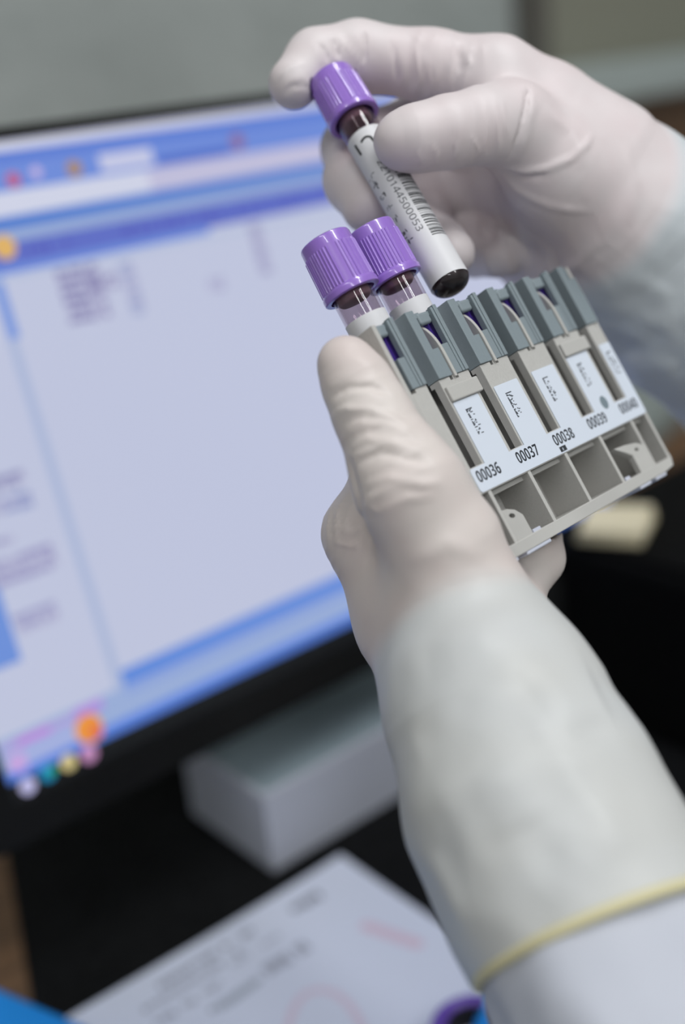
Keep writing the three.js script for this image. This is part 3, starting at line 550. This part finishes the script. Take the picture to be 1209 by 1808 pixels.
// ---- lower hand: thumb along the rack's end, fingers behind it
{
  const CUFF = [0.05272, 0.98424, -0.23017], DIR = [0.24327, -0.59534, 0.76576];
  const palm = chain([[[0.01884, 1.07671, -0.30572], 14], [[0.02654, 1.05988, -0.30348], 15.5], [[0.03045, 1.04007, -0.30009], 19.5], [[0.03601, 1.0204, -0.27959], 28.5], [[0.04097, 1.00496, -0.25644], 32], [[0.04715, 0.9918, -0.24061], 31.8], [[0.05511, 0.97828, -0.22678], 31.8], [[0.05885, 0.97116, -0.21544], 32]], 6);
  const back = chain([[[0.0073, 1.05405, -0.32911], 13], [[0.01942, 1.03163, -0.31613], 18], [[0.03125, 1.02014, -0.29665], 22]], 8);
  const heel = chain([[[0.04663, 1.03342, -0.33827], 13], [[0.03992, 1.02541, -0.32015], 20]], 8);
  const both = (x, y, z) => smin(smin(palm(x, y, z), back(x, y, z), 14), heel(x, y, z), 12); both.joints = [...palm.joints, ...back.joints, ...heel.joints];
  const wrist = planeAt([0.0274, 1.04505, -0.29237], DIR), end = planeAt(CUFF, DIR);
  const over = (x, y, z) => step(-6, 5, wrist(x, y, z) + 3 * noise(x * 0.05, y * 0.05, z * 0.05));
  const g = gloveMesh({
    id: 'L', cell: 1.2, web: 7, palm: both,
    fingers: [
      chain([[[0.00539, 1.10758, -0.32573], 8.4], [[0.0079, 1.10213, -0.32182], 9.4], [[0.01106, 1.09458, -0.31662], 10.4], [[0.01491, 1.08539, -0.31055], 11.6], [[0.01884, 1.07671, -0.30572], 14]], 4),
      chain([[[0.00798, 1.05557, -0.3297], 13], [[0.01286, 1.06384, -0.34101], 10], [[0.0282, 1.07178, -0.3613], 9], [[0.03989, 1.07517, -0.37518], 8]], 4),
      chain([[[0.01477, 1.04136, -0.33277], 13], [[0.02262, 1.04938, -0.3379], 10], [[0.03903, 1.05645, -0.35851], 9], [[0.05072, 1.05984, -0.3724], 8]], 4),
      chain([[[0.02624, 1.03044, -0.33282], 13], [[0.03062, 1.03857, -0.33806], 10], [[0.04772, 1.04286, -0.35509], 9], [[0.05802, 1.04631, -0.36754], 8]], 4),
      chain([[[0.04609, 1.02849, -0.33636], 13], [[0.05828, 1.03487, -0.34312], 9.5], [[0.06023, 1.04167, -0.3522], 8.5], [[0.05547, 1.03649, -0.35566], 7.5]], 4),
    ],
    folds: folds([
      [[0.00954, 1.09735, -0.30788], [0.01548, 1.08188, -0.30148], 15, 5.2, 0.4, 1], [[0.01569, 1.09012, -0.29601], [0.02014, 1.07552, -0.2911], 14, 6, 0.4, 2],
      [[0.00573, 1.1034, -0.31323], [0.00849, 1.09276, -0.31012], 9, 4.5, 0.3, 3], [[0.00179, 1.05608, -0.32346], [0.01123, 1.054, -0.31729], 16, 4, 0.45, 4],
      [[0.03591, 1.03039, -0.2545], [0.04157, 1.01437, -0.24293], 40, 34, 0.8, 5], [[0.04514, 1.01555, -0.2273], [0.05218, 1.01979, -0.22894], 34, 30, 0.7, 6], [[0.01572, 1.00649, -0.23987], [0.02727, 1.01056, -0.24145], 30, 28, 0.7, 7],
    ]),
    ridges: ridgeSet([
      [[[0.04112, 1.03859, -0.2505], [0.05325, 1.0371, -0.25556], [0.0596, 1.03353, -0.25765]], 9, 1.5],
      [[[0.04729, 1.03405, -0.24122], [0.0548, 1.03296, -0.24457], [0.05958, 1.03157, -0.24852]], 4, -0.6],
      [[[-0.00065, 1.10086, -0.31555], [0.00454, 1.10457, -0.31176], [0.0111, 1.1047, -0.31046], [0.01689, 1.10136, -0.30947]], 1.2, -0.9],
      [[[-0.00023, 1.09602, -0.3142], [0.00443, 1.09968, -0.30884], [0.01038, 1.09936, -0.30613], [0.01685, 1.09656, -0.3042], [0.02074, 1.09387, -0.3023]], 1.1, 0.8],
      [[[0.00195, 1.09283, -0.30953], [0.00776, 1.0963, -0.30512], [0.01515, 1.0956, -0.30274], [0.02192, 1.092, -0.30032]], 1.1, 0.7],
      [[[0.00378, 1.08942, -0.30542], [0.00881, 1.09284, -0.30209], [0.01601, 1.09165, -0.29845], [0.02354, 1.08914, -0.2974]], 1.1, 0.8],
      [[[0.00515, 1.08625, -0.30145], [0.01134, 1.08987, -0.2982], [0.0185, 1.08848, -0.29533], [0.02508, 1.08654, -0.29522]], 1.1, -0.7],
      [[[0.00601, 1.08099, -0.2978], [0.01351, 1.08426, -0.29312], [0.0214, 1.08249, -0.29126], [0.02757, 1.08178, -0.29357]], 1.3, 0.8],
      [[[0.00637, 1.07749, -0.29622], [0.00904, 1.07537, -0.2934], [0.01736, 1.07935, -0.29023], [0.02485, 1.07884, -0.2911]], 1.2, 0.5],
      [[[0.00303, 1.08762, -0.3062], [0.00366, 1.08274, -0.3027], [0.00454, 1.07728, -0.29948], [0.00487, 1.07213, -0.29996], [0.00504, 1.06027, -0.31457]], 1.6, -1.5],
      [[[0.00566, 1.07381, -0.29754], [0.0079, 1.07874, -0.2946], [0.01485, 1.08338, -0.29207]], 1.2, 0.6],
      [[[-0.00026, 1.10871, -0.31853], [0.00512, 1.11164, -0.31729], [0.01112, 1.11008, -0.31593], [0.01349, 1.1069, -0.31377]], 2.2, 0.35],
      [[[-0.00281, 1.06114, -0.32112], [0.00191, 1.06064, -0.31668], [0.00521, 1.06175, -0.31521]], 0.9, 0.35],
      [[[-0.00406, 1.05699, -0.32065], [0.00069, 1.05655, -0.31615], [0.00448, 1.05796, -0.31393]], 0.9, 0.35],
      [[[0.03083, 1.03217, -0.23988], [0.04137, 1.0333, -0.23859], [0.05306, 1.03307, -0.24296], [0.0597, 1.03128, -0.24791]], 4, -0.8],
      [[[0.02494, 1.02787, -0.23792], [0.03159, 1.02429, -0.23054], [0.0344, 1.01999, -0.22521]], 7, 0.9],
      [[[0.05821, 1.02334, -0.23175], [0.05095, 1.02056, -0.22377], [0.0428, 1.01457, -0.21668], [0.03508, 1.00418, -0.21153]], 6, 0.9],
      [[[0.04306, 1.02044, -0.22314], [0.03757, 1.01244, -0.21628], [0.03273, 1.00355, -0.21262]], 5, -0.5],
      [[[0.01173, 1.0083, -0.24034], [0.01588, 1.00303, -0.23145], [0.01971, 0.99683, -0.22238]], 4, 1.0],
      [[[0.01832, 1.04092, -0.26814], [0.03127, 1.04576, -0.26543], [0.04443, 1.0424, -0.25991]], 6, 0.7],
      [[[0.01589, 1.06005, -0.29019], [0.02664, 1.06649, -0.28769], [0.03706, 1.06058, -0.28924]], 2.5, 0.5]]),
    sleeve: (x, y, z) => 0.9 * over(x, y, z),
    over, cut: end, avoid: rackField,
    skin: [[0.69, 0.635, 0.6], [0.64, 0.54, 0.52]], cloth: [[0.55, 0.55, 0.535], [0.57, 0.58, 0.585]],
  });
  const glove = mesh('glove', g, M.glove, person); glove.userData.label = 'thin white glove pulled over the gown sleeve, holding the rack';
  gownSleeve(glove, CUFF, DIR, 0.033, 0.3);
}
// ---- upper hand: index on the cap, thumb in front of the tube, the others behind it
{
  const DIR = [0.72888, -0.59833, -0.33276];
  const meta = chain([[[0.06725, 1.17369, -0.43129], 14.5], [[0.08377, 1.15953, -0.43331], 18], [[0.10095, 1.14169, -0.43175], 23], [[0.11756, 1.11999, -0.43406], 29], [[0.14153, 1.09525, -0.44377], 40], [[0.18703, 1.05511, -0.46252], 46]], 10);
  const low = chain([[[0.06366, 1.15393, -0.44722], 13.5], [[0.08398, 1.13279, -0.43902], 20], [[0.1098, 1.11438, -0.43617], 26]], 10);
  const low2 = chain([[[0.067, 1.12263, -0.45224], 13.5], [[0.08922, 1.11348, -0.44226], 20], [[0.11046, 1.10556, -0.43919], 25]], 10);
  const thenar = chain([[[0.06775, 1.16184, -0.40846], 13], [[0.08424, 1.14494, -0.4137], 17], [[0.10207, 1.12723, -0.42078], 21]], 8);
  const palm = (x, y, z) => smin(smin(smin(meta(x, y, z), low(x, y, z), 10), low2(x, y, z), 10), thenar(x, y, z), 8); palm.joints = [...meta.joints, ...low.joints, ...low2.joints, ...thenar.joints];
  const wrist = planeAt([0.10323, 1.12868, -0.43207], DIR), end = planeAt([0.17703, 1.06375, -0.45515], DIR);
  const over = (x, y, z) => step(-5, 5, wrist(x, y, z) + 3 * noise(x * 0.05 + 4, y * 0.05, z * 0.05));
  const g = gloveMesh({
    id: 'R', cell: 1.2, web: 7, palm,
    fingers: [
      chain([[[0.06725, 1.17369, -0.43129], 14.5], [[0.04573, 1.1812, -0.43527], 11.6], [[0.02124, 1.18683, -0.43638], 11.3], [[0.00709, 1.18675, -0.43206], 9.8], [[-0.0017, 1.18052, -0.42321], 8.6]], 5),
      chain([[[0.06843, 1.16113, -0.40711], 13], [[0.05707, 1.16268, -0.39913], 11.6], [[0.04529, 1.1623, -0.39255], 10.8], [[0.0351, 1.16156, -0.39012], 9.9], [[0.03021, 1.16103, -0.38991], 8.8]], 4),
      chain([[[0.06416, 1.15567, -0.45004], 13], [[0.04094, 1.16078, -0.45202], 11], [[0.01657, 1.15687, -0.43764], 10.6], [[0.01537, 1.14773, -0.41693], 9.8], [[0.01855, 1.13998, -0.40642], 8.6]], 4),
      chain([[[0.06581, 1.1371, -0.45357], 13], [[0.04133, 1.13769, -0.45165], 10], [[0.04016, 1.12739, -0.43693], 9.4], [[0.04474, 1.12297, -0.40089], 8.2]], 4),
      chain([[[0.0673, 1.12233, -0.45427], 12], [[0.05538, 1.12374, -0.45268], 9], [[0.05732, 1.11617, -0.43901], 8.4], [[0.06458, 1.11547, -0.42587], 7.5]], 4),
    ],
    folds: folds([
      [[0.04611, 1.18095, -0.42123], [0.02211, 1.18678, -0.42349], 16, 5.5, 0.5, 11], [[0.0147, 1.18837, -0.42411], [0.00278, 1.18332, -0.42215], 9, 4.5, 0.4, 12], [[0.05665, 1.15698, -0.3862], [0.03885, 1.15702, -0.38621], 12, 4.2, 0.5, 13],
      [[0.06866, 1.12228, -0.42422], [0.081, 1.12485, -0.42522], 26, 7, 0.7, 14], [[0.08669, 1.11388, -0.4156], [0.09536, 1.12046, -0.41815], 22, 9, 0.8, 15], [[0.12357, 1.08104, -0.41895], [0.13339, 1.09545, -0.42454], 40, 26, 2.5, 16],
    ]),
    ridges: ridgeSet([
      [[[-0.00541, 1.17751, -0.41603], [-0.0023, 1.18007, -0.41463], [0.00143, 1.18005, -0.41519], [0.00311, 1.17809, -0.41646]], 0.9, -0.5],
      [[[-0.00633, 1.18253, -0.41623], [-0.00262, 1.18568, -0.41636], [0.00308, 1.18651, -0.41814]], 1, 0.4],
      [[[0.00753, 1.19256, -0.42251], [0.00995, 1.18882, -0.42134], [0.01061, 1.18612, -0.42116]], 0.9, -0.4],
      [[[0.07509, 1.17734, -0.41665], [0.07166, 1.17033, -0.39629], [0.06892, 1.16313, -0.39164], [0.0661, 1.15654, -0.3915], [0.06381, 1.15105, -0.39556]], 1.0, -0.9],
      [[[0.07397, 1.17338, -0.40132], [0.07227, 1.16526, -0.3938], [0.06962, 1.15697, -0.39291], [0.06667, 1.15034, -0.39637]], 1.5, 0.6],
      [[[0.06277, 1.14911, -0.39873], [0.06906, 1.14711, -0.39816], [0.076, 1.14735, -0.39572], [0.08422, 1.14977, -0.39517], [0.09046, 1.1537, -0.39806], [0.09408, 1.15709, -0.40301]], 1.3, 1.0],
      [[[0.06318, 1.14736, -0.40179], [0.07, 1.14536, -0.39865], [0.07773, 1.14596, -0.39544]], 1.0, -0.8],
      [[[0.06289, 1.14668, -0.40364], [0.06701, 1.14208, -0.40367], [0.07367, 1.13725, -0.39999], [0.08346, 1.13378, -0.39791], [0.09293, 1.13184, -0.39851]], 1.6, 0.8],
      [[[0.06409, 1.14188, -0.42738], [0.06703, 1.13231, -0.42373], [0.07393, 1.12235, -0.42002], [0.08258, 1.11643, -0.41451]], 2, 0.7],
      [[[0.05614, 1.18795, -0.42513], [0.05695, 1.18169, -0.41973], [0.05491, 1.17453, -0.39477]], 0.9, 0.5],
      [[[0.05379, 1.18764, -0.42478], [0.05392, 1.18021, -0.42039], [0.05186, 1.17402, -0.39357]], 0.9, -0.5],
      [[[0.03222, 1.19148, -0.42679], [0.03276, 1.18398, -0.42439], [0.03298, 1.17765, -0.42616]], 0.9, -0.5],
      [[[0.02311, 1.19553, -0.4275], [0.02332, 1.18931, -0.42417], [0.02228, 1.18409, -0.42402]], 0.9, -0.5],
      [[[0.0124, 1.19369, -0.42462], [0.01334, 1.19026, -0.42298], [0.01414, 1.18701, -0.42264]], 0.9, -0.6],
      [[[0.04259, 1.18659, -0.42371], [0.0435, 1.1794, -0.42265], [0.04407, 1.17428, -0.42418]], 1, 0.4],
      [[[0.03842, 1.16091, -0.37963], [0.04005, 1.15643, -0.38133], [0.03921, 1.15344, -0.38356]], 0.8, 0.4],
      [[[0.04554, 1.16097, -0.38076], [0.04651, 1.15656, -0.38227], [0.04552, 1.15396, -0.38412]], 0.8, 0.4],
      [[[0.03394, 1.15934, -0.37961], [0.03504, 1.15577, -0.38095], [0.03435, 1.15401, -0.38243]], 0.8, 0.35],
      [[[0.051, 1.16118, -0.38224], [0.0539, 1.15643, -0.38581], [0.05356, 1.1537, -0.38824]], 0.8, 0.4],
      [[[0.05273, 1.13969, -0.44091], [0.04939, 1.13028, -0.4084], [0.05064, 1.11866, -0.39707]], 1.4, 0.7],
      [[[0.05829, 1.13958, -0.43662], [0.0601, 1.12589, -0.4331], [0.06157, 1.11685, -0.41913]], 1.4, 0.6],
      [[[0.06227, 1.1359, -0.43052], [0.06542, 1.12283, -0.42267], [0.07093, 1.11134, -0.42261]], 1.4, 0.7],
      [[[0.10484, 1.15254, -0.40748], [0.10725, 1.14002, -0.40267], [0.10451, 1.12589, -0.39986]], 2.5, 0.6],
      [[[0.0953, 1.1229, -0.40119], [0.08935, 1.11359, -0.4097], [0.08409, 1.10876, -0.41813]], 2, 0.9],
      [[[0.07686, 1.16639, -0.39683], [0.08623, 1.15843, -0.39918], [0.08877, 1.14612, -0.39537]], 2.5, 0.5],
      [[[0.10759, 1.08228, -0.42076], [0.11509, 1.08992, -0.41069], [0.12363, 1.09209, -0.40582]], 5, 1.5],
      [[[0.11196, 1.06891, -0.42997], [0.11866, 1.07383, -0.41615], [0.12577, 1.07194, -0.41238]], 5, 1.4]]),
    sleeve: (x, y, z) => 1.2 * over(x, y, z),
    over, cut: end, avoid: (x, y, z) => Math.min(tubeField(x, y, z), rackField(x, y, z)),
    skin: [[0.72, 0.665, 0.67], [0.68, 0.58, 0.59]], cloth: [[0.56, 0.6, 0.63], [0.58, 0.62, 0.65]],
  });
  const glove = mesh('glove', g, M.glove, person); glove.userData.label = 'thin white glove on the hand that lifts the tube';
  gownSleeve(glove, [0.17703, 1.06375, -0.45515], DIR, 0.0465, 0.3);
}
renderer.render(scene, camera);
